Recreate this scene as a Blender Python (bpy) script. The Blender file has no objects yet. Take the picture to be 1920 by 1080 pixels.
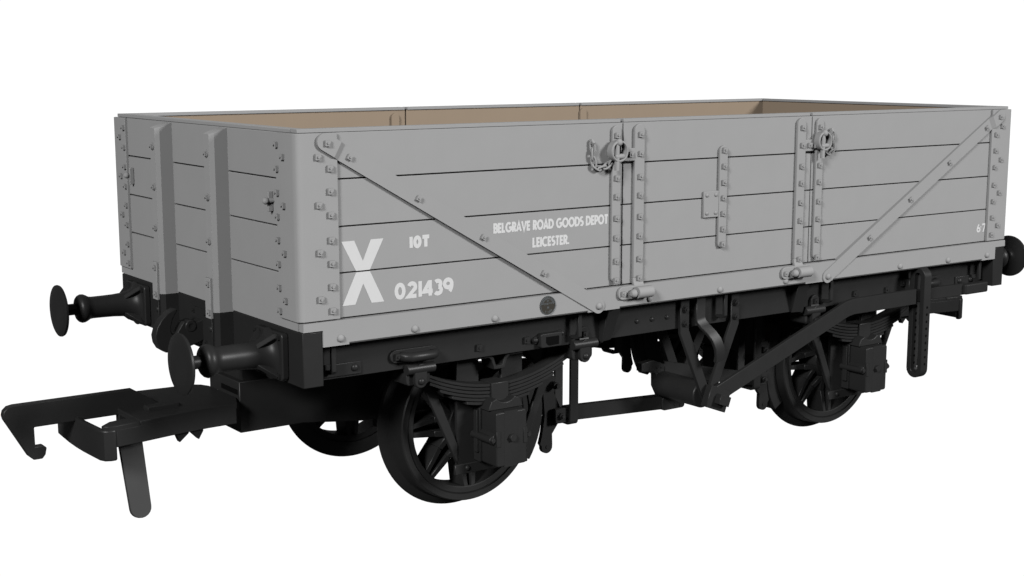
import bpy, bmesh, math, random
from mathutils import Vector, Matrix

# ------------------------------------------------------------------ camera, world, lamps, exposure
ZB = 1.1645                                  # height of the side rail's top edge above the wheel flanges' lowest point
S = bpy.context.scene
COL = S.collection
cam = bpy.data.cameras.new("Camera")
camo = bpy.data.objects.new("Camera", cam)
COL.objects.link(camo)
camo.location = (-5.31471, -6.59503, 1.15549 + ZB)
camo.rotation_euler = (math.radians(90 - 9.23397), 0, math.radians(-35.61212))
cam.lens = 50.0
cam.sensor_width = 36.0
cam.clip_start = 0.05
cam.clip_end = 500
S.camera = camo

# white studio surroundings: bright behind and below the model, dim on the side the two lamps stand on
w = bpy.data.worlds.new("World")
S.world = w
w.use_nodes = True
nt = w.node_tree
for n in list(nt.nodes):
    nt.nodes.remove(n)
out = nt.nodes.new("ShaderNodeOutputWorld")
bg = nt.nodes.new("ShaderNodeBackground")
tc = nt.nodes.new("ShaderNodeTexCoord")
dp = nt.nodes.new("ShaderNodeVectorMath"); dp.operation = 'DOT_PRODUCT'
dp.inputs[1].default_value = (0.582, 0.813, 0.0)
mr = nt.nodes.new("ShaderNodeMapRange"); mr.interpolation_type = 'SMOOTHSTEP'
mr.inputs[1].default_value = 0.58
mr.inputs[2].default_value = 0.74
mr.inputs[3].default_value = 0.03
mr.inputs[4].default_value = 1.05
nt.links.new(tc.outputs["Generated"], dp.inputs[0])
nt.links.new(dp.outputs["Value"], mr.inputs[0])
nt.links.new(mr.outputs[0], bg.inputs[1])
bg.inputs[0].default_value = (1, 1, 1, 1)
nt.links.new(bg.outputs[0], out.inputs[0])

def lamp(name, d, power, size, target=(0, 0, ZB + 0.2), dist=30.0):
    L = bpy.data.lights.new(name, 'AREA')
    L.shape = 'DISK'; L.size = size; L.energy = power
    o = bpy.data.objects.new(name, L); COL.objects.link(o)
    v = Vector(d).normalized()
    o.location = Vector(target) + v * dist
    o.rotation_euler = v.to_track_quat('Z', 'Y').to_euler()
    return o
lamp("key_lamp", (1.0, -1.75, 0.80), 25500, 14.0, dist=60)
lamp("side_lamp", (-1.0, -0.60, 0.58), 25000, 14.0, dist=60)

S.view_settings.view_transform = 'Standard'
S.view_settings.look = 'None'
S.view_settings.exposure = 0
S.view_settings.gamma = 1
S.view_settings.use_curve_mapping = False
S.cycles.max_bounces = 6
S.cycles.diffuse_bounces = 0

# ------------------------------------------------------------------ materials
def mat(name, col, rough=0.55, spec=0.3, var=0.06, scale=9.0, bump=0.0):
    m = bpy.data.materials.new(name); m.use_nodes = True
    t = m.node_tree
    t.nodes.remove(t.nodes["Principled BSDF"])
    b = t.nodes.new("ShaderNodeBsdfDiffuse")
    gl = t.nodes.new("ShaderNodeBsdfGlossy"); gl.inputs["Roughness"].default_value = rough
    mx = t.nodes.new("ShaderNodeMixShader"); mx.inputs[0].default_value = spec
    t.links.new(b.outputs[0], mx.inputs[1]); t.links.new(gl.outputs[0], mx.inputs[2])
    t.links.new(mx.outputs[0], t.nodes["Material Output"].inputs["Surface"])
    co = t.nodes.new("ShaderNodeTexCoord")
    nz = t.nodes.new("ShaderNodeTexNoise")
    nz.inputs["Scale"].default_value = scale; nz.inputs["Detail"].default_value = 5
    t.links.new(co.outputs["Object"], nz.inputs["Vector"])
    rp = t.nodes.new("ShaderNodeValToRGB")
    lo = [c * (1 - var) for c in col]; hi = [c * (1 + var) for c in col]
    rp.color_ramp.elements[0].position = 0.3; rp.color_ramp.elements[0].color = (*lo, 1)
    rp.color_ramp.elements[1].position = 0.7; rp.color_ramp.elements[1].color = (*hi, 1)
    t.links.new(nz.outputs["Fac"], rp.inputs["Fac"])
    t.links.new(rp.outputs["Color"], b.inputs["Color"])
    if bump:
        n2 = t.nodes.new("ShaderNodeTexNoise"); n2.inputs["Scale"].default_value = 260
        t.links.new(co.outputs["Object"], n2.inputs["Vector"])
        bp = t.nodes.new("ShaderNodeBump"); bp.inputs["Strength"].default_value = bump; bp.inputs["Distance"].default_value = 0.002
        t.links.new(n2.outputs["Fac"], bp.inputs["Height"]); t.links.new(bp.outputs["Normal"], b.inputs["Normal"]); t.links.new(bp.outputs["Normal"], gl.inputs["Normal"])
    return m
GREY = mat("grey_paint", (0.375, 0.375, 0.375), 0.6, 0.010, 0.012, 7, 0.05)
BLACK = mat("black_plastic", (0.0265, 0.0265, 0.0265), 0.40, 0.028, 0.05, 10, 0.05)
STEEL = mat("dark_steel", (0.050, 0.050, 0.050), 0.5, 0.02, 0.04, 12)
TAN = mat("bare_wood_paint", (0.345, 0.270, 0.200), 0.7, 0.006, 0.015, 6, 0.05)
WHITE = mat("white_lettering", (0.72, 0.72, 0.72), 0.6, 0.01, 0.01, 20)
PLATE = mat("cast_plate", (0.048, 0.044, 0.036), 0.5, 0.02, 0.03, 30)
PLATETXT = mat("cast_plate_lettering", (0.14, 0.155, 0.165), 0.5, 0.02, 0.02, 30)
DARK = mat("painted_recess_shade", (.006, .006, .006), .8, .002, .02)  # near-black colour standing in for the shade inside openings

# ------------------------------------------------------------------ mesh helpers (z = 0 is the side rail's top edge)
class MB:
    def __init__(self, sx=1, sy=1):
        self.bm = bmesh.new(); self.sx = sx; self.sy = sy
    def v(self, p):
        return self.bm.verts.new((p[0] * self.sx, p[1] * self.sy, p[2] + ZB))
    def face(self, vs):
        try:
            return self.bm.faces.new(vs)
        except ValueError:
            return None
    def box(self, x0, x1, y0, y1, z0, z1):
        P = [(x0, y0), (x1, y0), (x1, y1), (x0, y1)]
        a = [self.v((x, y, z0)) for x, y in P]; b = [self.v((x, y, z1)) for x, y in P]
        self._skin(a, b)
        return self
    def _skin(self, a, b, caps=True):
        n = len(a)
        for i in range(n):
            self.face([a[i], a[(i + 1) % n], b[(i + 1) % n], b[i]])
        if caps:
            self.face(a[::-1]); self.face(b)
    def prism(self, pts, ax, a, b):
        f = {'x': lambda p, t: (t, p[0], p[1]), 'y': lambda p, t: (p[0], t, p[1]), 'z': lambda p, t: (p[0], p[1], t)}[ax]
        self._skin([self.v(f(p, a)) for p in pts], [self.v(f(p, b)) for p in pts])
        return self
    def frame(self, p0, p1):
        d = (Vector(p1) - Vector(p0)).normalized()
        u = d.cross(Vector((0, 0, 1)) if abs(d.z) < .9 else Vector((1, 0, 0))).normalized()
        return d, u, d.cross(u)
    def cyl(self, p0, p1, r, r1=None, seg=20):
        r1 = r if r1 is None else r1
        d, u, q = self.frame(p0, p1)
        A = []; B = []
        for i in range(seg):
            t = 2 * math.pi * (i + .5) / seg
            o = u * math.cos(t) + q * math.sin(t)
            A.append(self.v(Vector(p0) + o * r)); B.append(self.v(Vector(p1) + o * r1))
        self._skin(A, B)
        return self
    def lathe(self, prof, org, ax, seg=40, closed=False):
        # prof: (t along axis, radius)
        rings = []
        for t, r in prof:
            ring = []
            n = 1 if r < 1e-6 else seg
            for i in range(n):
                a = 2 * math.pi * i / seg
                c, s = r * math.cos(a), r * math.sin(a)
                p = {'x': (org[0] + t, org[1] + c, org[2] + s), 'y': (org[0] + c, org[1] + t, org[2] + s), 'z': (org[0] + c, org[1] + s, org[2] + t)}[ax]
                ring.append(self.v(p))
            rings.append(ring)
        R = list(zip(rings, rings[1:]))
        if closed:
            R.append((rings[-1], rings[0]))
        for A, B in R:
            for i in range(seg):
                j = (i + 1) % seg
                if len(A) == 1 and len(B) == 1:
                    continue
                if len(A) == 1:
                    self.face([A[0], B[j], B[i]])
                elif len(B) == 1:
                    self.face([A[i], A[j], B[0]])
                else:
                    self.face([A[i], A[j], B[j], B[i]])
        if not closed:
            if len(rings[0]) > 1: self.face(rings[0][::-1])
            if len(rings[-1]) > 1: self.face(rings[-1])
        return self
    def strip(self, path, side, w, th, closed=False):
        # flat bar swept along path: width w along 'side', thickness th across
        side = Vector(side).normalized()
        P = [Vector(p) for p in path]; n = len(P)
        secs = []
        for i in range(n):
            if closed:
                t = (P[(i + 1) % n] - P[i]).normalized() + (P[i] - P[i - 1]).normalized()
            else:
                t = Vector((0, 0, 0))
                if i < n - 1: t += (P[i + 1] - P[i]).normalized()
                if i > 0: t += (P[i] - P[i - 1]).normalized()
            t.normalize()
            nn = side.cross(t).normalized()
            k = 1.0
            if 0 < i < n - 1 or closed:
                t1 = (P[(i + 1) % n] - P[i]).normalized()
                k = 1.0 / max(.5, abs(side.cross(t1).normalized().dot(nn)))
            o = nn * th / 2 * k; s = side * w / 2
            secs.append([self.v(P[i] - s - o), self.v(P[i] + s - o), self.v(P[i] + s + o), self.v(P[i] - s + o)])
        for i in range(n - 1 + (1 if closed else 0)):
            self._skin(secs[i], secs[(i + 1) % n], caps=False)
        if not closed:
            self.face(secs[0][::-1]); self.face(secs[-1])
        return self
    def tube(self, path, r, seg=8, closed=False):
        P = [Vector(p) for p in path]; n = len(P); secs = []
        ref = None
        for i in range(n):
            if closed: t = P[(i + 1) % n] - P[i - 1]
            else: t = P[min(n - 1, i + 1)] - P[max(0, i - 1)]
            t.normalize()
            if ref is None:
                ref = t.cross(Vector((0, 0, 1)) if abs(t.z) < .9 else Vector((1, 0, 0))).normalized()
            u = (ref - t * ref.dot(t)).normalized(); ref = u
            q = t.cross(u)
            secs.append([self.v(P[i] + (u * math.cos(2 * math.pi * k / seg) + q * math.sin(2 * math.pi * k / seg)) * r) for k in range(seg)])
        for i in range(n - 1 + (1 if closed else 0)):
            self._skin(secs[i], secs[(i + 1) % n], caps=False)
        if not closed:
            self.face(secs[0][::-1]); self.face(secs[-1])
        return self
    def dome(self, c, n, r, h, seg=14):
        ax = 'xyz'[max(range(3), key=lambda i: abs(n[i]))]
        sg = 1 if sum(n) > 0 else -1
        prof = [(-.004 * sg, r)] + [(sg * h * math.sin(a), r * math.cos(a)) for a in [math.pi / 2 * k / 5 for k in range(5)]] + [(sg * h, 0)]
        return self.lathe(prof, c, ax, seg)
    def ball(self, c, r, seg=14):
        prof = [(-r * math.cos(math.pi * k / 8), r * math.sin(math.pi * k / 8) if 0 < k < 8 else 0) for k in range(9)]
        return self.lathe(prof, c, 'z', seg)
    def bolt(self, c, ax, s=.021, h=.014, rot=0.0):
        s *= .64; h *= .86
        # square nut with the stud's end showing; ax: 'y' faces -y, 'x' faces -x
        ca, sa = math.cos(rot), math.sin(rot)
        q = [(-s, -s), (s, -s), (s, s), (-s, s)]
        q = [(a * ca - b * sa, a * sa + b * ca) for a, b in q]
        if ax == 'y':
            self.prism([(c[0] + a, c[2] + b) for a, b in q], 'y', c[1] + .004, c[1] - h)
            self.cyl((c[0], c[1] - h + .002, c[2]), (c[0], c[1] - h - .006, c[2]), s * .45, seg=10)
        else:
            self.prism([(c[1] + a, c[2] + b) for a, b in q], 'x', c[0] + .004, c[0] - h)
            self.cyl((c[0] - h + .002, c[1], c[2]), (c[0] - h - .007, c[1], c[2]), s * .45, seg=10)
        return self
    def hexn(self, c, r, h, ax='y', rot=0):
        pts = [(r * math.cos(math.pi / 3 * k + rot), r * math.sin(math.pi / 3 * k + rot)) for k in range(6)]
        if ax == 'y': self.prism([(c[0] + a, c[2] + b) for a, b in pts], 'y', c[1] + .003, c[1] - h)
        else: self.prism([(c[1] + a, c[2] + b) for a, b in pts], 'x', c[0] + .003, c[0] - h)
        return self
    def build(self, name, m, parent, bevel=0.0, seg=2, smooth=35):
        bm = self.bm
        bmesh.ops.recalc_face_normals(bm, faces=bm.faces)
        me = bpy.data.meshes.new(name)
        xs = [v.co for v in bm.verts]
        c = Vector([(min(p[i] for p in xs) + max(p[i] for p in xs)) / 2 for i in range(3)])
        bmesh.ops.translate(bm, verts=bm.verts, vec=-c)
        bm.to_mesh(me); bm.free()
        for p in me.polygons: p.use_smooth = True
        me.set_sharp_from_angle(angle=math.radians(smooth))
        me.materials.append(m)
        o = bpy.data.objects.new(name, me); COL.objects.link(o)
        o["_c"] = list(c)
        if parent is not None:
            pc = Vector(parent["_c"]) if "_c" in parent else Vector((0, 0, 0))
            o.parent = parent; o.location = c - pc
        else:
            o.location = c
        if bevel:
            bv = o.modifiers.new("soft_edges", 'BEVEL'); bv.width = bevel; bv.segments = seg
            bv.limit_method = 'ANGLE'; bv.angle_limit = math.radians(40)
        return o

def rrect(cx, cz, hx, hz, r, n=5):
    pts = []
    for sx, sz, a0 in ((1, 1, 0), (-1, 1, 90), (-1, -1, 180), (1, -1, 270)):
        for k in range(n + 1):
            a = math.radians(a0 + 90 * k / n)
            pts.append((cx + sx * (hx - r) + r * math.cos(a), cz + sz * (hz - r) + r * math.sin(a)))
    return pts
def capsule(x0, z0, x1, z1, r, n=8, cut0=False):
    # stadium round the segment (x0,z0)-(x1,z1)
    a = math.atan2(z1 - z0, x1 - x0); pts = []
    for k in range(n + 1):
        t = a - math.pi / 2 + math.pi * k / n; pts.append((x1 + r * math.cos(t), z1 + r * math.sin(t)))
    if cut0:
        pts += [(x0 - r * math.sin(a), z0 + r * math.cos(a)), (x0 + r * math.sin(a), z0 - r * math.cos(a))]
    else:
        for k in range(n + 1):
            t = a + math.pi / 2 + math.pi * k / n; pts.append((x0 + r * math.cos(t), z0 + r * math.sin(t)))
    return pts
def arc(cx, cy, r, a0, a1, n=10, ry=None):
    ry = r if ry is None else ry
    return [(cx + r * math.cos(math.radians(a0 + (a1 - a0) * k / n)), cy + ry * math.sin(math.radians(a0 + (a1 - a0) * k / n))) for k in range(n + 1)]

# ------------------------------------------------------------------ the wagon
wagon = bpy.data.objects.new("goods_wagon", None); COL.objects.link(wagon)
wagon["label"] = "grey four plank open goods wagon with large white X, black underframe and spoked wheels"
wagon["category"] = "wagon"
W = wagon
TOP = 0.8477
PL = [0.0035, 0.2075, 0.415, 0.6255, 0.833]     # plank joints
G = 0.0034                                      # half gap
YS = 1.079; XE = 2.503; DOOR = 0.688; DX = .012; LIP = .009

# ---- planked sides
def side(sy):
    secs = [(-XE, DX - DOOR - .004, 'side_wall'), (DX - DOOR + .004, DX + DOOR - .004, 'side_door'), (DX + DOOR + .004, XE, 'side_wall')]
    objs = []
    for x0, x1, nm in secs:
        m = MB(1, sy)
        for a, b in zip(PL, PL[1:]):
            m.box(x0, x1, -YS, -YS + .0222, a + G, b - G)
        m.box(x0 + .0015, x1 - .0015, -YS + .0222, -YS + .030, -.02, PL[-1] - .0032)
        o = m.build(nm, GREY, W, .0015, 1)
        c = MB(1, sy).box(max(x0 + .006, -XE + LIP), min(x1 - .006, XE - LIP), -YS + LIP, -YS + .070, PL[-1] - .002, TOP)
        c.build('top_capping', GREY, o, .0012, 1)
        # inside lining, with the grey board behind the open joints
        c = MB(1, sy).box(max(x0 + .001, -XE + .03), min(x1 - .001, XE - .03), -YS + .0305, -YS + .062, -.03, PL[-1] - .0036)
        c.build('inner_lining', TAN, o)
        objs.append(o)
    # rounded ironwork on the inside next to the door
    for x, p in ((-.757, objs[0]), (.723, objs[2])):
        m = MB(1, sy).prism(capsule(x, .02, x, .785, .027), 'y', -YS + .060, -YS + .078)
        m.build('inner_strap', TAN, p, .002)
    return objs
near = side(1)
far = side(-1)

# ---- planked ends
def end(sx):
    m = MB(sx, 1)
    Z = [-.039] + PL[1:]
    for a, b in zip(Z, Z[1:]):
        lo = a + (G if a > 0 else 0)
        m.box(-XE, -XE + .0222, -YS + .0235, YS - .0235, lo, b - G)
    m.box(-XE + .0222, -XE + .030, -YS + .0305, YS - .0305, -.035, PL[-1] - .0034)
    o = m.build('end_wall', GREY, W, .0015, 1)
    c = MB(sx, 1).box(-XE + LIP - .003, -XE + .070, -YS + .0705, YS - .0705, PL[-1] - .002, TOP - .0006)
    c.build('top_capping', GREY, o, .0012, 1)
    MB(sx, 1).box(-XE + .0305, -XE + .062, -YS + .063, YS - .063, -.03, PL[-1] - .0032).build('inner_lining', TAN, o)
    # corner ironwork: bent plate with a rounded outer edge
    for sy in (1, -1):
        m = MB(sx, sy)
        X, Y, R = 2.517, 1.0935, .034
        outer = [(-X, -.905)] + [(-X + R - R * math.cos(t), -Y + R - R * math.sin(t)) for t in [math.pi / 2 * k / 8 for k in range(9)]] + [(-2.312, -Y)]
        inner = [(-2.312, -YS + .001), (-XE + .001, -YS + .001), (-XE + .001, -.905)]
        m.prism(outer + inner, 'z', .006, .829)
        cp = m.build('corner_plate', GREY, W, .0015, 1, smooth=50)
        e_in = [.777, .671, .566, .460, .356, .249, .142, .038]
        e_out = [.726, .513, .302, .091]
        for z in e_in:
            MB(sx, sy).bolt((-X, -.921, z), 'x', .019, .016).build('square_bolt', GREY, cp)
        for z in e_out:
            MB(sx, sy).bolt((-X, -.980, z), 'x', .019, .016).build('square_bolt', GREY, cp)
        if sy == 1:
            for z in [.676, .576, .472, .361, .257, .154, .046]:
                MB(sx, sy).bolt((-2.352, -Y, z), 'y', .021, .014).build('square_bolt', GREY, cp)
            for z in [.727, .518, .309, .102]:
                MB(sx, sy).bolt((-2.410, -Y, z), 'y', .021, .014).build('square_bolt', GREY, cp)
    # the two upright posts, grey on the body and black over the buffer beam
    for sy in (1, -1):
        m = MB(sx, 1)
        ya, yb = (-.377, -.288) if sy == 1 else (.288, .377)
        prof = [(-2.485, ya), (-2.569, ya), (-2.591, ya + .014), (-2.591, yb - .014), (-2.569, yb), (-2.485, yb)]
        bot = [m.v((p[0], p[1], -.046)) for p in prof]
        top = [m.v((p[0], p[1], .832 - (abs(p[0]) - 2.485) * .30 )) for p in prof]
        m._skin(bot, top)
        po = m.build('end_post', GREY, W, smooth=15)
        yc = (ya + yb) / 2
        MB(sx, 1).box(-2.604, -2.5905, min(ya, yb) + .026, yb - .002, -.078, .118).build('strap', GREY, po, .002, 1)
        for z in (.708, .503, .294):
            b = MB(sx, 1)
            b.lathe([(.002, .018), (-.005, .018), (-.005, 0)], (-2.591, yc - .003, z), 'x', 16)
            b.bolt((-2.596, yc - .003, z), 'x', .017, .010)
            b.build('square_bolt', GREY, po)
        for z in (.090, -.047):
            MB(sx, 1).bolt((-2.603, yc - .003, z), 'x', .019, .012).build('square_bolt', GREY, po)
        lb = MB(sx, 1)
        lb.prism([(p[0], p[1]) for p in prof], 'z', -.283, -.0465)
        lo = lb.build('post_foot', BLACK, W, smooth=15)
        lb2 = MB(sx, 1).box(-2.600, -2.5905, ya + .026, yb - .002, -.280, -.079); pl = lb2.build('foot_strap', BLACK, lo, .001, 1)
        MB(sx, 1).dome((-2.596, yc, -.128), (-1, 0, 0), .016, .012).build('rivet', BLACK, lo)
    # peg and plate for lamp or rope on each side of the end
    for sy in (1, -1):
        m = MB(sx, sy)
        m.box(-2.528, -XE - .0005, -.846, -.832, .475, .565)
        cl = m.build('rope_cleat', GREY, W, .003)
        m = MB(sx, sy).cyl((-2.50, -.846, .524), (-2.538, -.846, .524), .011, seg=14)
        m.ball((-2.540, -.846, .524), .016)
        m.build('peg', GREY, cl)
    return o
end(1); end(-1)
MB().box(-2.43, 2.43, -1.003, 1.003, -.10, -.012).build('floor', TAN, W)

# ---- the rail along the foot of each side
def rail(sy):
    m = MB(1, sy)
    Y0, Y1, ch = -1.097, -1.046, .010
    m.box(-2.402, 2.402, Y0, -.98, -.1035, -.0002)
    for a, b, f in [(-2.402, -2.272, 1), (-2.272, -.905, 0), (-.905, -.700, 1), (-.700, .668, 0), (.668, .893, 1), (.893, 2.272, 0), (2.272, 2.402, 1)]:
        if f: m.prism([(Y0, -.114), (Y0, -.1035), (-.98, -.1035), (-.98, -.114)], 'x', a, b)
        else: m.prism([(Y0, -.1035), (-.98, -.1035), (-.98, -.1120), (Y0 + ch, -.1120)], 'x', a, b)
    for a, b in ((-2.4985, -2.402), (2.402, 2.4985)):
        m.prism([(Y0, -.0386), (Y0, -.0002), (-.98, -.0002), (-.98, -.0386)], 'x', a, b)
    o = m.build('side_rail', GREY, W)
    xs = [-2.315, -1.928, -1.478, -.500, 0.0, .504, 1.478, 1.928, 2.315]
    for x in xs:
        MB(1, sy).dome((x, Y0, -.082), (0, -sy, 0) if False else (0, -1, 0), .0185, .014).build('rivet', GREY, o)
    return o
rn = rail(1); rail(-1)

# ---- slanting ties on the near side
def tie(sx):
    m = MB(sx, 1)
    p0, p1 = Vector((-2.378, .792)), Vector((-.843, -.086))
    r = .038
    d = (p1 - p0).normalized(); n = Vector((-d.y, d.x))
    yk = -1.0835
    a = p0 + d * .10
    # foot: flat on planks and rail, round end
    body = []
    for k in range(9):
        t = math.atan2(d.y, d.x) - math.pi / 2 + math.pi * k / 8
        body.append((p1.x + r * math.cos(t), p1.y + r * math.sin(t)))
    b = [a + n * r, a - n * r]
    q1 = p1 - d * .115; q2 = a
    m.prism(body + [tuple(q1 + n * r), tuple(q1 - n * r)], 'y', -1.1040, -1.0965)
    A = [m.v((q.x, y, q.y)) for q, y in ((q1 + n * r, -1.1040), (q1 - n * r, -1.1040), (q1 - n * r, -1.0775), (q1 + n * r, -1.0775))]
    B = [m.v((q.x, y, q.y)) for q, y in ((q2 + n * r, -1.0925), (q2 - n * r, -1.0925), (q2 - n * r, -1.0775), (q2 + n * r, -1.0775))]
    m._skin(A, B)

    # head: stepped over the corner plate, round end, with a slanted joint
    head = []
    for k in range(9):
        t = math.atan2(d.y, d.x) + math.pi / 2 + math.pi * k / 8
        head.append((p0.x + r * math.cos(t), p0.y + r * math.sin(t)))
    e = p0 + d * .072
    hd = head + [tuple(e - n * r), tuple(e + n * r)]
    m.prism(hd, 'y', -1.107, -1.0937)
    # slope between the head and the foot
    A = [m.v((q.x, y, q.y)) for q, y in ((e + n * r, -1.107), (e - n * r, -1.107), (e - n * r, -1.0775), (e + n * r, -1.0775))]
    B = [m.v((q.x, y, q.y)) for q, y in ((a + n * r, -1.0925), (a - n * r, -1.0925), (a - n * r, -1.0775), (a + n * r, -1.0775))]
    m._skin(A, B)
    o = m.build('diagonal_tie', GREY, W)
    ang = math.atan2(d.y, d.x)
    for x in (-2.252, -1.900, -1.545, -1.190):
        z = p0.y + (x - p0.x) * d.y / d.x
        MB(sx, 1).bolt((x, -1.0925 - .0115 * (x - a.x) / (q1.x - a.x), z), 'y', .019, .013, ang).build('square_bolt', GREY, o)
    MB(sx, 1).bolt((-2.368, -1.107, .786), 'y', .020, .013).build('square_bolt', GREY, o)
    MB(sx, 1).dome((-.843, -1.104, -.086), (0, -1, 0), .019, .015).build('rivet', GREY, o)
tie(1); tie(-1)

# ---- upright straps, hinges, door pins with chains
BZ = [.768, .672, .555, .461, .352, .252, .134, .034]
YP = -1.0788
def strap(x, z0, z1, nm, bz, open_foot=False, th=.016):
    m = MB().prism(capsule(x, z0, x, z1 - .033, .028), 'y', YP - th, YP)
    o = m.build(nm, GREY, W, .003)
    for z in bz:
        MB().bolt((x, YP - th, z), 'y', .021, .014).build('square_bolt', GREY, o)
    return o
for x in (-.728, .752):
    strap(x, .050, .822, 'wall_strap', [z for z in BZ if abs(z - .672) > .01])
for x, sx in ((-.578, 1), (.602, -1)):
    m = MB().prism(capsule(x, .036, x, .788, .033, cut0=True), 'y', YP - .0175, YP)
    # foot curving out to the hinge knuckle
    m.strip([(x, YP - .0090, .0365), (x, YP - .0100, .018), (x, YP - .018, -.002), (x, YP - .031, -.022)], (1, 0, 0), .066, .0172)
    xa, xb = (x - .10, x - .02) if sx == 1 else (x + .02, x + .10)
    m.box(xa, xb, YP - .0165, YP, .636, .700)
    o = m.build('hinge_strap', GREY, W, .003)
    for z in BZ:
        MB().bolt((x + .004, YP - .0175, z), 'y', .021, .014).build('square_bolt', GREY, o)
    MB().bolt((x - .062 * sx, YP - .0165, .670), 'y', .020, .014).build('square_bolt', GREY, o)
    # hinge at the foot of the door
    xc = x - .028
    h = MB().prism(rrect(xc, -.036, .114, .034, .030), 'y', -1.112, -1.0968)
    hg = h.build('door_hinge', GREY, W, .003)
    k = MB().cyl((x - .040, YP - .052, -.036), (x + .060, YP - .052, -.036), .031, seg=24)
    k.build('hinge_knuckle', GREY, hg, .002)
    k = MB().cyl((x - .054, YP - .052, -.038), (x - .036, YP - .052, -.038), .016)
    k.lathe([(-.024, 0), (-.022, .012), (-.014, .020), (-.002, .023), (.006, .020), (.010, 0)], (x - .054, YP - .052, -.038), 'x', 16)
    k.build('hinge_pin', GREY, hg)
    for dx in (-.085, .090):
        MB().bolt((xc + dx, -1.112, -.037), 'y', .019, .013).build('square_bolt', GREY, hg)
    # eye and pin that hold the door shut
    xr = -.740 if sx == 1 else .752
    zr = .690
    e = MB()
    e.lathe([(-.004, .055), (-.040, .055), (-.045, .051), (-.045, .046), (-.040, .043), (-.004, .043)], (xr, YP - .014, zr), 'y', 28, closed=True)
    xe = x - .098 * sx
    e.box(min(xr + .046 * sx, xe), max(xr + .046 * sx, xe), YP - .0320, YP - .0170, .652, .692)
    eye = e.build('locking_eye', GREY, W, .001, 1)
    p = MB()
    p.cyl((xr - .012, YP - .046, zr + .052), (xr - .012, YP - .046, zr - .095), .013, seg=14)
    p.ball((xr - .004, YP - .050, zr + .044), .019)
    p.lathe([(-.032, 0), (-.029, .010), (-.022, .014), (.022, .014), (.029, .010), (.032, 0)], (xr + .004, YP - .046, zr - .026), 'x', 12)
    p.build('locking_pin', GREY, eye)
    # chain
    if sx == 1:
        path = [(-.890, .735), (-.886, .697), (-.884, .659), (-.876, .621), (-.846, .604), (-.808, .611), (-.775, .630), (-.750, .658)]
    else:
        path = [(.843, .740), (.856, .705), (.852, .668), (.850, .632), (.822, .617), (.795, .632)]
    ch = MB()
    for i in range(len(path) - 1):
        a = Vector((path[i][0], YP - .018, path[i][1])); b = Vector((path[i + 1][0], YP - .018, path[i + 1][1]))
        d = (b - a).normalized(); L = (b - a).length * .5 + .010; c = (a + b) / 2
        q = d.cross(Vector((0, 1, 0))).normalized()
        sd = (q + Vector((0, .75 if i % 2 else -.75, 0))).normalized()
        pts = []
        for kk in range(16):
            t = 2 * math.pi * kk / 16
            u = math.cos(t); s_ = math.sin(t)
            uu = (abs(u) ** .7) * (1 if u > 0 else -1)
            pts.append(c + d * uu * L + sd * s_ * .0115)
        ch.tube(pts, .0054, 7, closed=True)
    cho = ch.build('chain', GREY, W)
    x0, z0 = path[0]
    s = MB().tube([(x0, YP + .004, z0 + .010), (x0, YP - .020, z0 + .012), (x0 + .004 * sx, YP - .026, z0 + .002), (x0 + .008 * sx, YP - .018, z0 - .010), (x0 + .010 * sx, YP + .004, z0 - .012)], .008, 8)
    s.build('chain_staple', GREY, cho)
m = MB().prism(capsule(.012, .170, .012, .662, .029), 'y', YP - .016, YP)
ds = m.build('door_strap', GREY, W, .003)
for z in (.667, .582, .495, .413, .329, .246, .164):
    MB().bolt((.013, YP - .016, z), 'y', .021, .014).build('square_bolt', GREY, ds)
m = MB().box(-.125, -.0175, YP - .014, YP, .312, .452)
lb = m.build('label_clip', GREY, W, .003)
for x in (-.105, -.041):
    for z in (.432, .336):
        MB().dome((x, YP - .014, z), (0, -1, 0), .011, .008).build('rivet', GREY, lb)

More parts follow.
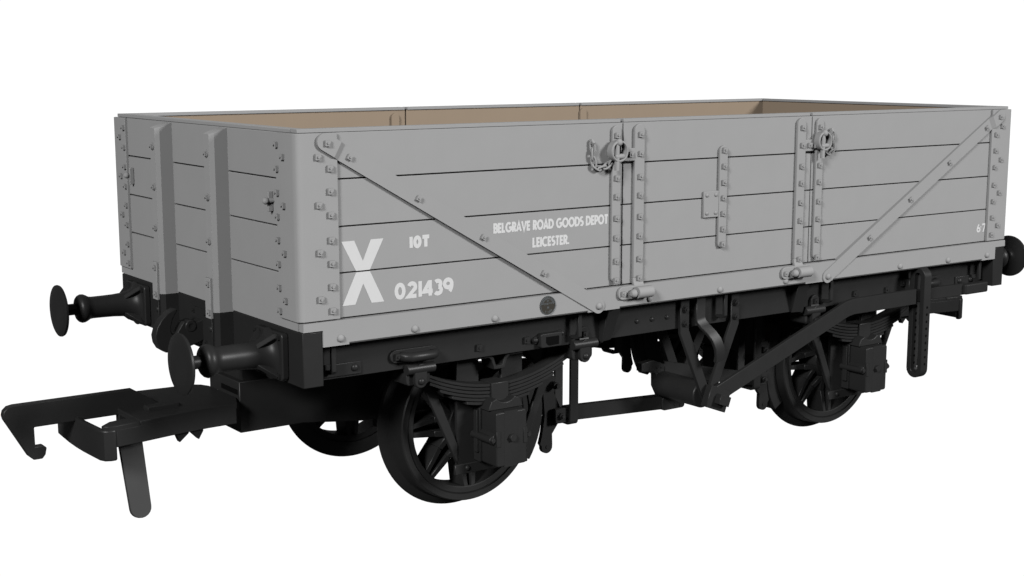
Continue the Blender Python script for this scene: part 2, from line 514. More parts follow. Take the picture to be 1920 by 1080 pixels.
# ------------------------------------------------------------------ lettering (strokes of paint on the planks)
def glyph(ch):
    """strokes in a unit-high box; returns (list of polylines (closed flag), width)"""
    o = lambda cx, cy, rx, ry: (arc(cx, cy, rx, 0, 360, 28, ry)[:-1], True)
    l = lambda *p: (list(p), False)
    T = {
        'I': ([l((0.1, 0), (0.1, 1))], .2), '1': ([l((0.1, 0), (0.1, 1))], .2),
        'L': ([l((.1, 1), (.1, .1), (.5, .1))], .5),
        'E': ([l((.5, .9), (.1, .9), (.1, .1), (.5, .1)), l((.1, .5), (.46, .5))], .5),
        'F': ([l((.5, .9), (.1, .9), (.1, 0)), l((.1, .5), (.44, .5))], .5),
        'T': ([l((0, .9), (.6, .9)), l((.3, .85), (.3, 0))], .6),
        'A': ([l((.06, 0), (.36, .95), (.66, 0)), l((.18, .28), (.54, .28))], .72),
        'V': ([l((.06, 1), (.36, .05), (.66, 1))], .72),
        'O': ([o(.46, .5, .38, .42)], .92), 'Q': ([o(.46, .5, .38, .42)], .92),
        'C': ([(arc(.46, .5, .38, 48, 312, 22, .42), False)], .78),
        'G': ([(arc(.46, .5, .38, 48, 318, 22, .42), False), l((.48, .47), (.80, .47), (.80, .16))], .9),
        'D': ([([(.1, .1)] + arc(.30, .5, .38, -90, 90, 14, .40) + [(.1, .9)], True)], .76),
        'R': ([([(.1, .47)] + arc(.30, .685, .19, -90, 90, 10, .215) + [(.1, .9)], True), l((.1, .5), (.1, 0)), l((.28, .47), (.52, 0))], .58),
        'P': ([([(.1, .42)] + arc(.30, .66, .20, -90, 90, 10, .24) + [(.1, .9)], True), l((.1, .5), (.1, 0))], .54),
        'B': ([([(.1, .52)] + arc(.30, .71, .17, -90, 90, 10, .19) + [(.1, .9)], True), ([(.1, .1)] + arc(.30, .30, .22, -90, 90, 10, .21) + [(.1, .51)], True)], .58),
        'S': ([(arc(.27, .69, .18, 40, 270, 14, .21) + arc(.27, .29, .20, 90, -140, 14, .20)[1:], False)], .52),
        'N': ([l((.1, 0), (.1, .95), (.6, .05), (.6, 1))], .7), 'M': ([l((.1, 0), (.16, .95), (.42, .2), (.68, .95), (.74, 0))], .84),
        'W': ([l((.05, 1), (.25, .05), (.45, .9), (.65, .05), (.85, 1))], .9), 'Y': ([l((.05, 1), (.32, .5), (.59, 1)), l((.32, .5), (.32, 0))], .64),
        '0': ([o(.33, .5, .22, .40)], .66),
        '2': ([(arc(.30, .68, .20, 160, -25, 14, .23) + [(.08, .10), (.56, .10)], False)], .60),
        '4': ([l((.58, .30), (.05, .30), (.38, .92)), l((.42, 1.0), (.42, 0))], .60),
        '3': ([(arc(.20, .71, .18, 140, -80, 14, .19), False), (arc(.20, .30, .21, 80, -145, 14, .21), False)], .47),
        '9': ([o(.28, .66, .22, .25), (arc(.15, .60, .36, 15, -52, 10, .58), False)], .56),
        '6': ([o(.30, .31, .20, .21), (arc(.56, .33, .45, 180, 116, 10, .66), False)], .58),
        '7': ([l((.02, .90), (.50, .90), (.20, 0))], .54),
        '.': ([l((.08, 0), (.08, .18))], .18), ' ': ([], .30), '5': ([l((.5, .9), (.15, .9), (.12, .55)), (arc(.28, .32, .22, 110, -140, 12, .22), False)], .56),
        '8': ([o(.3, .72, .17, .18), o(.3, .29, .2, .2)], .6),
    }
    return T[ch]
def stroke(bm, poly, closed, w, f, k):
    P = [Vector(p) for p in poly]; n = len(P); L = []; R = []
    for i in range(n):
        a = P[i - 1] if (i > 0 or closed) else None
        b = P[(i + 1) % n] if (i < n - 1 or closed) else None
        d1 = (P[i] - a).normalized() if a is not None else None
        d2 = (b - P[i]).normalized() if b is not None else None
        if d1 is None: d1 = d2
        if d2 is None: d2 = d1
        n1 = Vector((-d1.y, d1.x)); n2 = Vector((-d2.y, d2.x))
        m = (n1 + n2)
        m = m.normalized() if m.length > 1e-6 else n1
        q = w / 2 / max(.42, m.dot(n1))
        L.append(P[i] + m * q); R.append(P[i] - m * q)
    Lv = [bm.verts.new(f(p, k)) for p in L]; Rv = [bm.verts.new(f(p, k)) for p in R]
    for i in range(n - 1 + (1 if closed else 0)):
        j = (i + 1) % n
        try: bm.faces.new([Lv[i], Lv[j], Rv[j], Rv[i]])
        except ValueError: pass
def text_paint(name, s, x0, x1, z0, h, wt, parent, m, y=-1.0798, spacing=.05, extra=None):
    tot = sum(glyph(c)[1] + spacing for c in s) - spacing
    kx = (x1 - x0) / tot
    M = MB(); cx = 0; k = 0
    for c in s:
        st, wd = glyph(c)
        for poly, cl in st:
            k += 1
            stroke(M.bm, [(x0 + (cx + px) * kx, z0 + pz * h) for px, pz in poly], cl, wt, lambda p, q: (p.x, y - .0001 * (q % 4), p.y + ZB), k)
        cx += wd + spacing
    if extra: extra(M)
    return M.build(name, m, parent)
text_paint('lettering', "BELGRAVE ROAD GOODS DEPOT", -1.472, -.770, .3255, .0475, .0118, near[0], WHITE, spacing=.075)
text_paint('lettering', "LEICESTER.", -1.241, -1.018, .2405, .0475, .0118, near[0], WHITE, spacing=.075)
text_paint('lettering', "10T", -1.938, -1.834, .2920, .0515, .0185, near[0], WHITE, spacing=.10)
text_paint('lettering', "021439", -2.024, -1.707, .0610, .0730, .0200, near[0], WHITE, spacing=.085)
def dot(M):
    stroke(M.bm, [(2.2655, .0945), (2.2655, .1035)], False, .009, lambda p, q: (p.x, -1.0798, p.y + ZB), 0)
text_paint('lettering', "67", 2.222, 2.312, .0655, .0535, .0118, near[2], WHITE, spacing=.16, extra=dot)
# the large cross: painted on two planks, broken at the joint
xm = MB()
xc, xh, z0, z1 = -2.186, .1080, .0585, .3475; sw = .066
def xpoly(pts):
    vs = [xm.v((a, -1.0799, b)) for a, b in pts]; xm.face(vs)
zc = .2075
zmid = (z0 + z1) / 2
hw = .036
xpoly([(xc - xh, z1), (xc - xh + sw, z1), (xc, .254), (xc + xh - sw, z1), (xc + xh, z1), (xc + hw, zc + G), (xc - hw, zc + G)])
xpoly([(xc - hw, zc - G), (xc + hw, zc - G), (xc + xh, z0), (xc + xh - sw, z0), (xc, .150), (xc - xh + sw, z0), (xc - xh, z0)])
xm.build('painted_cross', WHITE, near[0])
# oval cast plate on the rail
px, pz, pr = -1.162, -.050, .0465
m = MB().cyl((px, -1.0965, pz), (px, -1.1005, pz), pr, seg=40)
npl = m.build('number_plate', PLATE, W)
m = MB().lathe([(-.0028, pr - .0030), (-.0042, pr - .0026), (-.0042, pr - .0004), (-.0028, pr)], (px, -1.0985, pz), 'y', 40, closed=True)
m.build('plate_rim', PLATETXT, npl)
M = MB()
def ring_text(s, r, a0, a1, h, wt):
    for i, c in enumerate(s):
        a = math.radians(a0 + (a1 - a0) * i / max(1, len(s) - 1))
        st, wd = glyph(c)
        up = Vector((math.cos(a), math.sin(a)))
        if a1 > a0: up = -up
        rt = Vector((up.y, -up.x))
        for poly, cl in st:
            q = [Vector((px, pz)) + Vector((math.cos(a), math.sin(a))) * r + rt * ((p[0] - wd / 2) * h * .8) + up * ((p[1] - .5) * h) for p in poly]
            stroke(M.bm, q, cl, wt, lambda p, k: (p.x, -1.1010, p.y + ZB), 0)
def flat_text(s, x0, x1, z, h, wt):
    tot = sum(glyph(c)[1] + .15 for c in s) - .15; kx = (x1 - x0) / tot; cx = 0
    for c in s:
        st, wd = glyph(c)
        for poly, cl in st:
            stroke(M.bm, [(px + x0 + (cx + p[0]) * kx, pz + z + p[1] * h) for p in poly], cl, wt, lambda p, k: (p.x, -1.1010, p.y + ZB), 0)
        cx += wd + .15
ring_text("RENTREGISTERED", .0355, 165, 15, .011, .0022)
flat_text("BY", -.006, .006, .017, .008, .0018)
flat_text("C W CO", -.024, .002, .003, .009, .0020); flat_text("YW", .006, .024, .006, .007, .0018)
flat_text("M", -.005, .006, -.016, .010, .0024)
ring_text("F 1855", .034, 245, 310, .010, .0022)
M.build('plate_lettering', PLATETXT, npl)

# ------------------------------------------------------------------ black underframe
def headstock(sx):
    m = MB(sx, 1).box(-2.5005, -2.400, -1.090, 1.090, -.291, -.0425)
    return m.build('buffer_beam', BLACK, W, .004)
hs1 = headstock(1); hs2 = headstock(-1)
def solebar(sy):
    m = MB(1, sy).box(-2.398, 2.398, -.985, -.925, -.292, -.013)
    o = m.build('sole_bar', BLACK, W, .002, 1)
    for sx in (1, -1):
        p = MB(sx, sy).box(-2.395, -2.155, -.995, -.9845, -.281, -.221).build('end_plate', BLACK, o, .003)
        for x in (-2.299, -2.190):
            MB(sx, sy).dome((x, -.995, -.248), (0, -1, 0), .0185, .015).build('rivet', BLACK, p)
        # bent brackets that carry the side rail beside the door
        b = MB(sx, sy)
        x0, x1 = -.745, -.655
        b.prism([(-1.058, -.115), (-1.018, -.285), (-1.012, -.300), (-.985, -.312), (-.984, -.115)], 'x', x0, x0 + .010)
        A = [b.v((x, y, z)) for x, y, z in ((x0 + .002, -1.066, -.1145), (x1, -1.060, -.1145), (x1 - .02, -.984, -.1145), (x0 + .004, -.984, -.1145))]
        B = [b.v((x, y, z)) for x, y, z in ((x0 + .002, -1.016, -.296), (x1 - .012, -.992, -.296), (x1 - .02, -.984, -.296), (x0 + .004, -.984, -.296))]
        b._skin(A, B)
        b.build('rail_bracket', BLACK, o, .003, 1)
        for dx in (.118,):
            MB(sx, sy).bolt((-1.498 + 0, -.985, -.240), 'y', .024, .016).build('square_bolt', BLACK, o)
            MB(sx, sy).bolt((-1.212, -.985, -.236), 'y', .024, .016).build('square_bolt', BLACK, o)
    for x in (-.478, -.374, -.268):
        MB(1, sy).dome((x - .01, -.985, -.220), (0, -1, 0), .014, .011).build('rivet', BLACK, o)
    # thin rods with a turned foot hanging below the rail
    for x in (-2.325, -.917, .098, .945, 2.325):
        MB(1, sy).strip([(x, -1.040, -.100), (x, -1.040, -.240), (x, -1.033, -.249), (x, -1.022, -.252), (x, -.983, -.252)], (1, 0, 0), .024, .017).build('hook_rod', BLACK, o, .002, 1)
    if sy == 1:
        h = MB(1, sy)
        pts = rrect(-1.076, -.247, .067, .036, .012)
        h.prism(pts, 'y', -1.020, -.984)
        ho = h.build('horse_hook', BLACK, o, .004)
        # dark patch on the hook: shade of the loop's opening put into colour
        h = MB(1, sy)
        h.prism([(-1.112, -.228), (-1.112, -.250)] + arc(-1.088, -.250, .024, 180, 270, 5)[1:] + [(-1.030, -.272), (-1.030, -.228)], 'y', -1.0206, -1.008)
        h.build('loop_shade_patch', DARK, ho)
        h = MB(1, sy).prism(capsule(-1.158, -.243, -.998, -.225, .018), 'y', -.997, -.984)
        h.dome((-1.160, -.997, -.243), (0, -1, 0), .014, .012); h.dome((-.996, -.997, -.224), (0, -1, 0), .014, .012)
        h.build('mounting_plate', BLACK, ho)
    return o
solebar(1); solebar(-1)

# ---- buffers
def buffer_(sx, sy):
    y, z = -.815, -.170
    m = MB(sx, sy).prism(rrect(y, z - .0, .140, .110, .022), 'x', -2.5345, -2.500)
    base = m.build('buffer_base', BLACK, W, .006, 2)
    prof = [(-2.531, .118), (-2.537, .104), (-2.545, .092), (-2.558, .081), (-2.58, .071), (-2.61, .0645), (-2.66, .0605), (-2.72, .0590), (-2.775, .0585), (-2.792, .0605), (-2.806, .069), (-2.820, .0755), (-2.834, .0765), (-2.846, .0715), (-2.855, .062), (-2.859, .046), (-2.859, 0)]
    m = MB(sx, sy).lathe(prof, (0, y, z), 'x', 48)
    m.build('buffer_body', BLACK, base, smooth=50)
    for a, b in ((1, 1), (1, -1), (-1, 1), (-1, -1)):
        r = MB(sx, sy)
        d = Vector((a * .70, b * .714))
        q = Vector((-d.y, d.x)) * .012
        P = [(-2.612, .045), (-2.612, .064), (-2.546, .134), (-2.5345, .138), (-2.5345, .045)]
        A = [r.v((x, y + d.x * t + q.x, z + d.y * t + q.y)) for x, t in P]
        B = [r.v((x, y + d.x * t - q.x, z + d.y * t - q.y)) for x, t in P]
        r._skin(A, B)
        r.build('rib', BLACK, base, .002, 1)
        MB(sx, sy).bolt((-2.5345, y + a * .115, z + b * .088), 'x', .013, .014).build('square_bolt', BLACK, base)
    m = MB(sx, sy).cyl((-2.85, y, z), (-2.950, y, z), .0305, seg=24)
    m.build('buffer_rod', BLACK, base)
    m = MB(sx, sy).lathe([(-2.925, .033), (-2.930, .036), (-2.938, .060), (-2.9415, .126), (-2.943, .1345), (-2.950, .1375), (-2.957, .1365), (-2.960, .131), (-2.9602, .09), (-2.9603, 0)], (0, y, z), 'x', 64)
    m.build('buffer_head', BLACK, base, smooth=50)
for sx in (1, -1):
    for sy in (1, -1):
        buffer_(sx, sy)

# ---- drawhook
def drawhook(sx):
    pts = [(-2.500, -.135), (-2.520, -.140)] + [(-2.553, -.150), (-2.585, -.137), (-2.606, -.139), (-2.618, -.152)] + [(-2.640, -.186), (-2.655, -.199), (-2.668, -.195), (-2.676, -.180), (-2.674, -.150), (-2.664, -.118), (-2.650, -.095), (-2.638, -.078), (-2.641, -.069), (-2.655, -.070)] + \
          [(-2.690, -.088), (-2.722, -.118), (-2.745, -.155), (-2.757, -.195), (-2.752, -.232), (-2.735, -.262), (-2.706, -.282), (-2.672, -.288), (-2.640, -.283), (-2.60, -.272), (-2.55, -.257), (-2.500, -.240)]
    m = MB(sx, 1).prism(pts, 'y', -.030, .030)
    o = m.build('draw_hook', BLACK, W, .011, 3, smooth=60)
    m = MB(sx, 1).box(-2.508, -2.500, -.10, .10, -.265, -.085)
    p = m.build('draw_plate', BLACK, o, .002)
    for a in (-.075, .075):
        for z in (-.105, -.245):
            MB(sx, 1).bolt((-2.508, a, z), 'x', .013, .010).build('square_bolt', BLACK, p)
    MB(sx, 1).lathe([(-.034, .013), (-.034, .026), (-.028, .031), (.028, .031), (.034, .026), (.034, .013)], (-2.572, 0, -.163), 'y', 24, closed=True).build('hook_eye', BLACK, o)
drawhook(1); drawhook(-1)

# ---- couplings
def coupling(sx):
    zt = -.528
    # pocket block under the buffer beam, widening towards the wheels
    plan = [(-2.392, -.180), (-2.043, -.180), (-1.90, -.258), (-1.78, -.318), (-1.05, -.318), (-1.05, .318), (-1.78, .318), (-1.90, .258), (-2.043, .180), (-2.392, .180)]
    m = MB(sx, 1).prism(plan, 'z', -.706, -.446)
    blk = m.build('coupling_pocket', BLACK, W, .003, 1)
    m = MB(sx, 1).box(-2.396, -2.3915, -.160, .03, -.512, -.488); m.build('slot_shade_strip', DARK, blk)  # dark strip on the block's face, the slot's shade as colour
    MB(sx, 1).box(-2.36, -1.10, -.150, .150, -.446, -.291).build('pocket_mount', BLACK, blk)
    MB(sx, 1).box(-1.46, -1.04, -.13, .13, -.880, -.7065).build('backdrop_blocker', BLACK, blk, .01)  # added block, hides the white backdrop seen between the wheel spokes
    # U-shaped frame: bowed bar and two arms, flat plate towards the pocket
    outer = [(-2.440, -.258), (-2.60, -.262), (-2.80, -.288), (-2.95, -.318), (-3.085, -.338), (-3.118, -.336), (-3.138, -.318)] + \
            [(-3.150, -.26), (-3.161, -.15), (-3.165, 0)]
    outer = outer + [(x, -y) for x, y in outer[::-1][1:]]
    hole = [(-2.960, -.215), (-3.085, -.245), (-3.100, -.12), (-3.104, 0), (-3.100, .12), (-3.085, .245), (-2.960, .215)]
    m = MB(sx, 1)
    # top plate as a band: outer contour to opening contour
    body = [(-2.395, -.150), (-2.440, -.258), (-2.60, -.262), (-2.80, -.288), (-2.960, -.319), (-2.960, .319), (-2.80, .288), (-2.60, .268), (-2.500, .262), (-2.455, .252), (-2.420, .225), (-2.398, .175)]
    m.prism(body, 'z', zt - .030, zt)
    m.prism([(-2.9601, -.319), (-3.085, -.338), (-3.118, -.336), (-3.138, -.318), (-3.1405, -.300), (-3.085, -.246), (-2.9601, -.215)], 'z', zt - .030, zt)
    m.prism([(-2.9601, .319), (-3.085, .338), (-3.118, .336), (-3.138, .318), (-3.1405, .300), (-3.085, .246), (-2.9601, .215)], 'z', zt - .030, zt)
    # side skirts
    for s in (1, -1):
        sk = [(-2.445, -.258 * s), (-2.60, -.262 * s), (-2.80, -.288 * s), (-2.96, -.319 * s), (-3.085, -.338 * s)]
        m.strip([(x, y + .012 * s, zt - .062) for x, y in sk], (0, 0, 1), .084, .024)
    fr = m.build('coupling_frame', BLACK, W, .004, 2)
    m = MB(sx, 1)
    bar = [(-3.082, -.325), (-3.108, -.325), (-3.128, -.315), (-3.140, -.288), (-3.146, -.20), (-3.152, -.10), (-3.154, 0)]
    bar = bar + [(x, -y) for x, y in bar[::-1][1:]]
    m.strip([(x, y, zt - .092) for x, y in bar], (0, 0, 1), .150, .030)
    m.build('bumper_bar', BLACK, fr, .010, 3)
    # swinging hook arm
    hk = [(-2.700, -.560), (-3.363, -.561), (-3.362, -.655), (-3.324, -.654), (-3.309, -.667), (-3.316, -.700), (-3.331, -.718), (-3.372, -.718), (-3.395, -.697)] + \
         [(-3.478, -.545), (-3.498, -.509), (-3.503, -.488), (-3.497, -.466), (-3.478, -.449), (-3.450, -.444), (-2.880, -.444)]
    m = MB(sx, 1).prism(hk, 'y', -.022, .022)
    h = m.build('coupling_hook', BLACK, W, .004)
    m = MB(sx, 1).box(-2.955, -2.915, -.0215, .0215, -.700, -.556); m.build('hook_post', BLACK, h, .003)
    # drop arm
    m = MB(sx, 1)
    A, B = Vector((-2.928, -.075, -.660)), Vector((-2.917, -.165, -1.035))
    ax = (B - A).normalized(); sd = Vector((1, 0, 0)); sd = (sd - ax * sd.dot(ax)).normalized(); nn = ax.cross(sd)
    shp = [(-.059, 0), (.059, 0), (.053, .345)] + [(.053 * math.cos(t), .350 + .050 * math.sin(t)) for t in [math.pi * k / 10 for k in range(11)]] + [(-.053, .345)]
    P0 = [m.v(A + sd * u + ax * v + nn * .012) for u, v in shp]; P1 = [m.v(A + sd * u + ax * v - nn * .012) for u, v in shp]
    m._skin(P0, P1)
    m.build('drop_arm', STEEL, h, .003)
    for x, k in ((-2.715, -1), (-2.640, 1)):
        m = MB(sx, 1).prism([(x - .040, zt - .07), (x + .036, zt - .07), (x + .036 , zt - .125), (x + .012 * k, zt - .165), (x - .030, zt - .122)], 'y', -.215, -.180)
        m.build('spring_hook', BLACK, fr, .002, 1)
    m = MB(sx, 1).box(-2.86, -2.70, -.16, -.10, zt - .004, zt + .018); m.build('latch', BLACK, fr, .003)
coupling(1); coupling(-1)

# ---- wheels
AX, ZA = 1.3512, -.6975
def wheelset(sx):
    ax = MB(sx, 1).cyl((-AX, -.90, ZA), (-AX, .90, ZA), .034, seg=20)
    a = ax.build('axle', BLACK, W)
    for sy in (1, -1):
        m = MB(sx, sy)
        m.lathe([(-.696, .378), (-.696, .407), (-.690, .413), (-.600, .419), (-.582, .426), (-.572, .445), (-.562, .460), (-.548, .4664), (-.537, .462), (-.532, .452), (-.532, .378)], (-AX, 0, ZA), 'y', 96, closed=True)
        wh = m.build('wheel', BLACK, a, smooth=30)
        m = MB(sx, sy).lathe([(-.686, .340), (-.689, .344), (-.689, .370), (-.684, .3785), (-.544, .3785), (-.540, .340)], (-AX, 0, ZA), 'y', 96, closed=True)
        m.build('rim', BLACK, wh, smooth=30)
        m = MB(sx, sy).lathe([(-.755, 0), (-.755, .050), (-.745, .056), (-.700, .060), (-.692, .122), (-.680, .130), (-.550, .130), (-.545, .05), (-.545, 0)], (-AX, 0, ZA), 'y', 40)
        m.build('hub', BLACK, wh)
        for k in range(8):
            m = MB(sx, sy)
            th = math.radians(270 + 45 * k)
            for s in (1, -1):
                r0, r1, rm = .085, .345, .205
                o0, om, o1 = .050 * s, .037 * s, .021 * s
                def P(r, o): return (-AX + r * math.cos(th) - o * math.sin(th), ZA + r * math.sin(th) + o * math.cos(th))
                def quad(ra, oa, rb, ob, wa, wb, ya, yb, yba, ybb):
                    c = [P(ra, oa - wa), P(ra, oa + wa), P(rb, ob + wb), P(rb, ob - wb)]
                    A = [m.v((c[0][0], ya, c[0][1])), m.v((c[1][0], ya, c[1][1])), m.v((c[2][0], yb, c[2][1])), m.v((c[3][0], yb, c[3][1]))]
                    B = [m.v((c[0][0], yba, c[0][1])), m.v((c[1][0], yba, c[1][1])), m.v((c[2][0], ybb, c[2][1])), m.v((c[3][0], ybb, c[3][1]))]
                    m._skin(A, B)
                quad(r0, o0, rm, om, .017, .0155, -.690, -.672, -.545, -.548)
                quad(rm, om, r1, o1, .0155, .0130, -.672, -.684, -.548, -.545)
            m.build('spoke', BLACK, wh, .003, 1)
wheelset(1); wheelset(-1)

# ---- axle guards, springs, axle boxes
def running_gear(sx, sy):
    # W-shaped guard plate behind the box
    m = MB(sx, sy)
    y0, y1 = -.872, -.850
    for s in (1, -1):
        m.prism([(-AX + s * .068, -.292), (-AX + s * .200, -.292), (-AX + s * .200, -.872), (-AX + s * .068, -.872)], 'y', y0, y1)
        m.prism([(-AX + s * .395, -.292), (-AX + s * .455, -.292), (-AX + s * .222, -.800), (-AX + s * .199, -.845), (-AX + s * .199, -.745)], 'y', y0 - .006, y1 - .004)
    g = m.build('axle_guard', BLACK, W, .003, 1)
    m = MB(sx, sy).box(-AX - .222, -AX + .222, -.890, -.8725, -.897, -.845)
    for s in (1, -1): m.dome((-AX + s * .150, -.890, -.868), (0, -1, 0), .014, .011)
    m.build('keep_bar', BLACK, g, .003, 1)
    # leaf spring
    hl = [.490, .455, .405, .345, .275, .190]
    m = MB(sx, sy)
    for i, L in enumerate(hl):
        n = 14
        pth = [(-AX - L + 2 * L * k / n, -.908, -.450 - .0182 * i + .56 * (-L + 2 * L * k / n) ** 2) for k in range(n + 1)]
        m.strip(pth, (0, 1, 0), .086 - .0006 * i, .0142)
    sp = m.build('leaf_spring', BLACK, W, .0015, 1)
    for s in (1, -1):
        MB(sx, sy).cyl((-AX + s * .495, -.955, -.335), (-AX + s * .495, -.862, -.335), .040, seg=20).build('spring_eye', BLACK, sp, .003)
    m = MB(sx, sy).box(-AX - .051, -AX + .051, -.962, -.850, -.565, -.436)
    m.build('buckle', BLACK, sp, .004)
    m = MB(sx, sy).strip([(-AX - .145, -.905, -.300), (-AX - .060, -.905, -.300), (-AX - .040, -.905, -.318), (-AX - .026, -.905, -.362), (-AX + .026, -.905, -.362), (-AX + .040, -.905, -.318), (-AX + .060, -.905, -.300), (-AX + .145, -.905, -.300)], (0, 1, 0), .10, .018)
    m.build('spring_stop', BLACK, W, .003, 1)
    # hangers
    for s in (1, -1):                          # s = 1: the end near the buffer beam
        x = -AX - s * .495
        h = MB(sx, sy)
        h.prism(capsule(x, -.356, x, -.305, .034, cut0=False), 'y', -1.019, -.992)
        h.box(x - .034, x + .034, -1.0185, -.975, -.312, -.283)
        hg = h.build('spring_hanger', BLACK, W, .004)
        MB(sx, sy).dome((x, -1.019, -.356), (0, -1, 0), .018, .015).build('rivet', BLACK, hg)
        MB(sx, sy).cyl((x - .072, -.998, -.297), (x + .082, -.998, -.297), .026, seg=20).build('hanger_rod', BLACK, hg, .003)
        h = MB(sx, sy).prism(rrect(x, -.345, .066, .034, .022), 'y', -.990, -.870); h.build('shackle', BLACK, hg, .004)
        if s == 1:
            b = MB(sx, sy)
            b.prism(capsule(x - .125, -.226, x + .072, -.226, .032), 'y', -1.000, -.984)
            b.tube([(x - .095, -1.000, -.226), (x - .085, -1.025, -.228), (x - .065, -1.036, -.230), (x + .055, -1.036, -.230), (x + .075, -1.020, -.228)], .023, 14)
            br = b.build('scroll_bracket', BLACK, hg, .003)
            for dx in (-.120, .078):
                MB(sx, sy).bolt((x + dx, -1.000, -.226), 'y', .023, .016).build('square_bolt', BLACK, br)
        else:
            b = MB(sx, sy)
            b.prism(capsule(x, -.296, x, -.240, .033, cut0=True), 'y', -1.004, -.984)
            b.strip([(x, -.996, -.262), (x, -1.001, -.279), (x, -1.012, -.288), (x, -1.016, -.305)], (1, 0, 0), .066, .014)
            br = b.build('scroll_bracket', BLACK, hg, .003)
            MB(sx, sy).bolt((x, -1.004, -.243), 'y', .022, .016).build('square_bolt', BLACK, br)
    # axle box
    m = MB(sx, sy)
    m.prism(rrect(-AX, -.7015, .0915, .1385, .014, 3), 'y', -1.060, -.905)
    b = m.build('axle_box', BLACK, W, .007, 2)
    m = MB(sx, sy)
    m.box(-AX - .045, -AX + .035, -1.0605, -1.050, -.8435, -.5595)
    m.build('box_cover', BLACK, b)
    m = MB(sx, sy)
    pr = [(-.105, -.562), (-.085, -.517)] + arc(0, -.487, .060, 205, 335, 8, .042) + [(.085, -.517), (.105, -.562)]
    m.prism([(-AX + a, c) for a, c in pr], 'y', -1.010, -.890)
    m.build('spring_seat', BLACK, b, .004)
    MB(sx, sy).hexn((-AX, -1.0635, -.6965), .021, .014).build('hexagon_bolt', BLACK, b, .001, 1)
    for s in (1, -1):
        l = MB(sx, sy)
        xx = -AX + s * .108
        l.cyl((xx, -1.050, -.700), (xx, -.880, -.700), .0195, seg=18)
        l.prism([(-AX + s * .082, -.725), (-AX + s * .082, -.662), (xx, -.681), (xx, -.719)], 'y', -1.052, -.90)
        lo = l.build('lug', BLACK, b, .002, 1)
        l = MB(sx, sy).box(min(-AX + s * .070, -AX + s * .0935), max(-AX + s * .070, -AX + s * .0935), -1.0645, -1.045, -.735, -.655)
        l.hexn((xx, -1.050, -.700), .013, .010)
        l.build('lug_plate', BLACK, b, .001, 1)
        l = MB(sx, sy)
        l.box(min(-AX + s * .090, -AX + s * .106), max(-AX + s * .090, -AX + s * .106), -.935, -.880, -.835, -.560)
        l.box(min(-AX + s * .104, -AX + s * .122), max(-AX + s * .104, -AX + s * .122), -.932, -.900, -.785, -.570)
        l.build('guide', BLACK, b, .004)
for sx in (1, -1):
    for sy in (1, -1):
        running_gear(sx, sy)

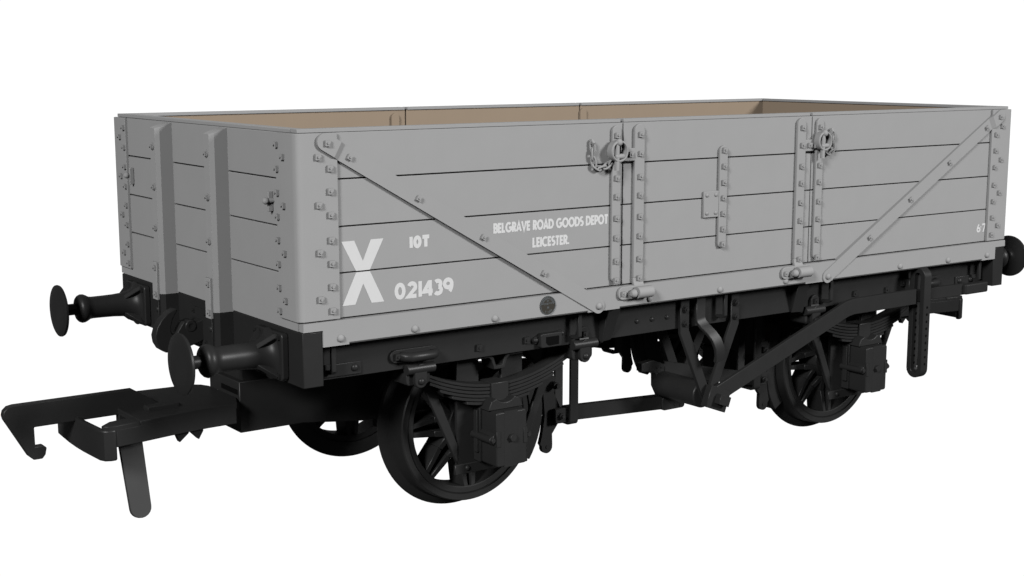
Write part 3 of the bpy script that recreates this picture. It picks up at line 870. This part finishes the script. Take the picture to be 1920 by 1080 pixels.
# ---- brake gear
def brakes(sy):
    for sx in (1, -1):
        m = MB(sx, sy)
        pts = [(-.770, -.540), (-.766, -.575), (-.775, -.636), (-.737, -.712), (-.735, -.790), (-.788, -.858), (-.786, -.920)] + arc(-.822, -.926, .036, 10, -190, 8) + [(-.868, -.905), (-.854, -.852), (-.838, -.752), (-.850, -.612), (-.862, -.560), (-.840, -.535)]
        m.prism(pts, 'y', -.648, -.622)
        m.cyl((-.822, -.6485, -.926), (-.822, -.652, -.926), .010, seg=12)
        hg = m.build('brake_hanger', BLACK, W, .003, 1)
        m = MB(sx, sy)
        inn = arc(-AX, ZA, .425, 30, -34, 14); outr = arc(-AX, ZA, .505, -34, 30, 14)
        m.prism(inn + outr, 'y', -.640, -.545)
        m.build('brake_shoe', BLACK, hg, .004, 1)
        m = MB(sx, sy).strip([(-.815, -.615, -.545), (-.800, -.615, -.42), (-.780, -.615, -.292)], (0, 1, 0), .05, .04); m.build('hanger_link', BLACK, hg, .003, 1)
        m = MB(sx, sy)
        m.cyl((-.790, -.645, -.585), (-.790, -.690, -.585), .020, seg=14); m.cyl((-.790, -.69, -.585), (-.790, -.706, -.585), .012, seg=12)
        m.build('pivot_bolt', BLACK, hg, .001, 1)
        m = MB(sx, sy)
        m.cyl((-.765, -.645, -.752), (-.765, -.698, -.752), .024, seg=14); m.hexn((-.765, -.690, -.752), .019, .022); m.cyl((-.765, -.71, -.752), (-.765, -.724, -.752), .010, seg=12)
        m.build('pivot_bolt', BLACK, hg, .001, 1)
        # rods to the cross shaft
        zi = -.800 if sx == 1 else -.600
        m = MB(sx, sy)
        m.strip([(-.800, -.680, -.752), (-.70, -.680, -.756), (-.64, -.650, -.760), (0.02, -.630, zi)] if sx == 1 else [(-.800, -.680, -.752), (-.70, -.680, -.745), (-.64, -.650, -.738), (-0.02, -.630, zi)], (0, 0, 1), .082, .030)
        if sx == 1:
            m.strip([(-.70, -.640, -.757), (.01, -.610, zi)], (0, 0, 1), .079, .050)
        ro = m.build('push_rod', BLACK, W, .004, 1)
        if sx == 1:
            m = MB(sx, sy).prism(rrect(.085, -.806, .085, .040, .018), 'y', -.655, -.600)
            for a, c in ((.10, -.785), (.14, -.795), (.095, -.822), (.135, -.828)):
                m.cyl((a, -.6555, c), (a, -.659, c), .008, seg=10)
            m.build('rod_end', BLACK, ro, .003, 1)
        # safety loop round the rod
        m = MB(sx, sy)
        x = -.692
        lp = [(x, -.712, -.292), (x, -.712, -.780)] + [(x, -.712 + .022 - .022 * math.cos(t), -.780 - .022 * math.sin(t)) for t in (.5, 1.0, 1.57)] + [(x, -.597, -.802)] + [(x, -.597 + .022 * math.sin(t), -.780 - .022 * math.cos(t)) for t in (.5, 1.0, 1.57)] + [(x, -.575, -.292)]
        m.strip(lp, (1, 0, 0), .055, .015)
        m.build('safety_loop', BLACK, W, .002, 1)
    # shaft between the two V-shaped hangers
    m = MB(1, sy).cyl((.012, -.975, -.690), (.012, -.630, -.690), .074, seg=32)
    sh = m.build('brake_shaft', BLACK, W, .008)
    m = MB(1, sy).prism([(-.150, -.555), (-.060, -.545), (.040, -.585), (.085, -.66), (.120, -.775), (.060, -.80), (-.005, -.765), (-.040, -.700), (-.042, -.630), (-.060, -.612), (-.150, -.600)], 'y', -.640, -.595)
    for a, c in ((-.035, -.590), (.000, -.592), (-.020, -.617)): m.cyl((a, -.6405, c), (a, -.644, c), .008, seg=10)
    m.build('crank_plate', BLACK, sh, .006)
    for y, x0, off, zt in ((-1.002, .050, .030, -.105), (-.620, .150, .0, -.292)):
        m = MB(1, sy)
        if y < -.9:
            m.strip([(-.170, y, -.110), (-.170, y, -.308), (.008, y - .002, -.705)], (0, 1, 0), .022, .063)
            m.strip([(.205, y - .0006, -.110), (.205, y - .0006, -.300), (.032, y - .0006, -.690)], (0, 1, 0), .020, .062)
            v = m.build('brake_hanger_leg', BLACK, W, .003, 1)
            for x in (-.170, .205):
                for z in (-.185, -.262):
                    q = MB(1, sy).cyl((x, y - .008, z), (x, y - .016, z), .021, seg=16)
                    q.hexn((x, y - .014, z), .017, .012); q.cyl((x, y - .02, z), (x, y - .034, z), .008, seg=10)
                    q.build('hexagon_bolt', BLACK, v)
        else:
            m.strip([(.000, y, -.292), (.010, y, -.380), (.150, y, -.700)], (0, 1, 0), .022, .062)
            m.strip([(.360, y, -.292), (.345, y, -.380), (.165, y - .0006, -.690)], (0, 1, 0), .020, .062)
            m.build('brake_hanger_leg', BLACK, W, .003, 1)
    # springy strip that the lowered door rests against
    m = MB(1, sy)
    m.strip([(-.078, -1.030, -.105), (-.078, -1.030, -.238), (-.075, -1.034, -.258), (-.062, -1.052, -.285), (-.040, -1.078, -.318), (-.018, -1.096, -.355), (-.002, -1.105, -.400), (.006, -1.104, -.440), (.006, -1.096, -.478)], (1, 0, 0.15), .066, .020)
    m.build('door_spring', BLACK, W, .003, 1)
    # hand lever
    m = MB(1, sy)
    P = [(.020, -1.040, -.690), (.94, -1.062, -.345), (.985, -1.062, -.329), (1.02, -1.063, -.315), (1.06, -1.064, -.302), (1.11, -1.066, -.293), (1.645, -1.086, -.283)]
    m.strip(P, (0, 1, 0), .026, .094)
    m.strip([(1.63, -1.070, -.284), (2.16, -1.070, -.284)], (0, 1, 0), .024, .072)
    lv = m.build('brake_lever', BLACK, W, .003, 1)
    m = MB(1, sy).prism(rrect(2.225, -1.080, .115, .030, .020), 'z', -.317, -.252); m.build('lever_handle', BLACK, lv, .008)
    m = MB(1, sy)
    d = Vector((.936, -.351)).normalized(); n = Vector((.351, .936)) * .062
    c = Vector((.022, -.693))
    e = [c - d * .055 + n, c - d * .055 - n, c + d * .10 - n, c + d * .10 + n]
    m.prism([tuple(q) for q in e], 'y', -1.066, -1.020)
    m.build('lever_boss', BLACK, lv, .003, 1)
    m = MB(1, sy)
    cc = c + d * .02
    e = [cc - d * .025 - n * .45, cc + d * .055 - n * .45, cc + d * .055 + n * .45, cc - d * .025 + n * .45]
    m.prism([tuple(q) for q in e], 'y', -1.105, -1.065)
    m.build('shaft_nut', BLACK, lv, .002, 1)
    # upright guide loop for the lever with dark discs painting the shade in its row of holes
    m = MB(1, sy)
    x = 1.700
    ya, yb, zt, zb = -1.122, -1.042, -.165, -.735
    R = (yb - ya) / 2; yc = (ya + yb) / 2
    lp = [(x, yc + R * math.cos(t), zt + R * math.sin(t)) for t in [math.pi * k / 10 for k in range(10, -1, -1)]]
    lp += [(x, yc + R * math.cos(t), zb + R * math.sin(t)) for t in [-math.pi * k / 10 for k in range(0, 11)]]
    m.strip(lp, (1, 0, 0), .064, .033, closed=True)
    gl = m.build('lever_guide', BLACK, W, .003, 1)
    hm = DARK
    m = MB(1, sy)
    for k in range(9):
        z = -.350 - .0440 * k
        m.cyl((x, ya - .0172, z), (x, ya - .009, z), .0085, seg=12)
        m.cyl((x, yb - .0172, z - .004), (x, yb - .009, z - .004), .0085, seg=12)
    m.build('hole_shade_discs', hm, gl)
    for bx, bz in ((x - .055, -.215), (x + .050, -.250)):
        MB(1, sy).bolt((bx, -.985, bz), 'y', .026, .016).build('square_bolt', BLACK, gl)
    m = MB(1, sy).box(x - .03, x + .03, -1.022, -.985, -.290, -.190); m.build('guide_bracket', BLACK, gl, .003, 1)
brakes(1); brakes(-1)

for o in bpy.data.objects:
    if "_c" in o: del o["_c"]
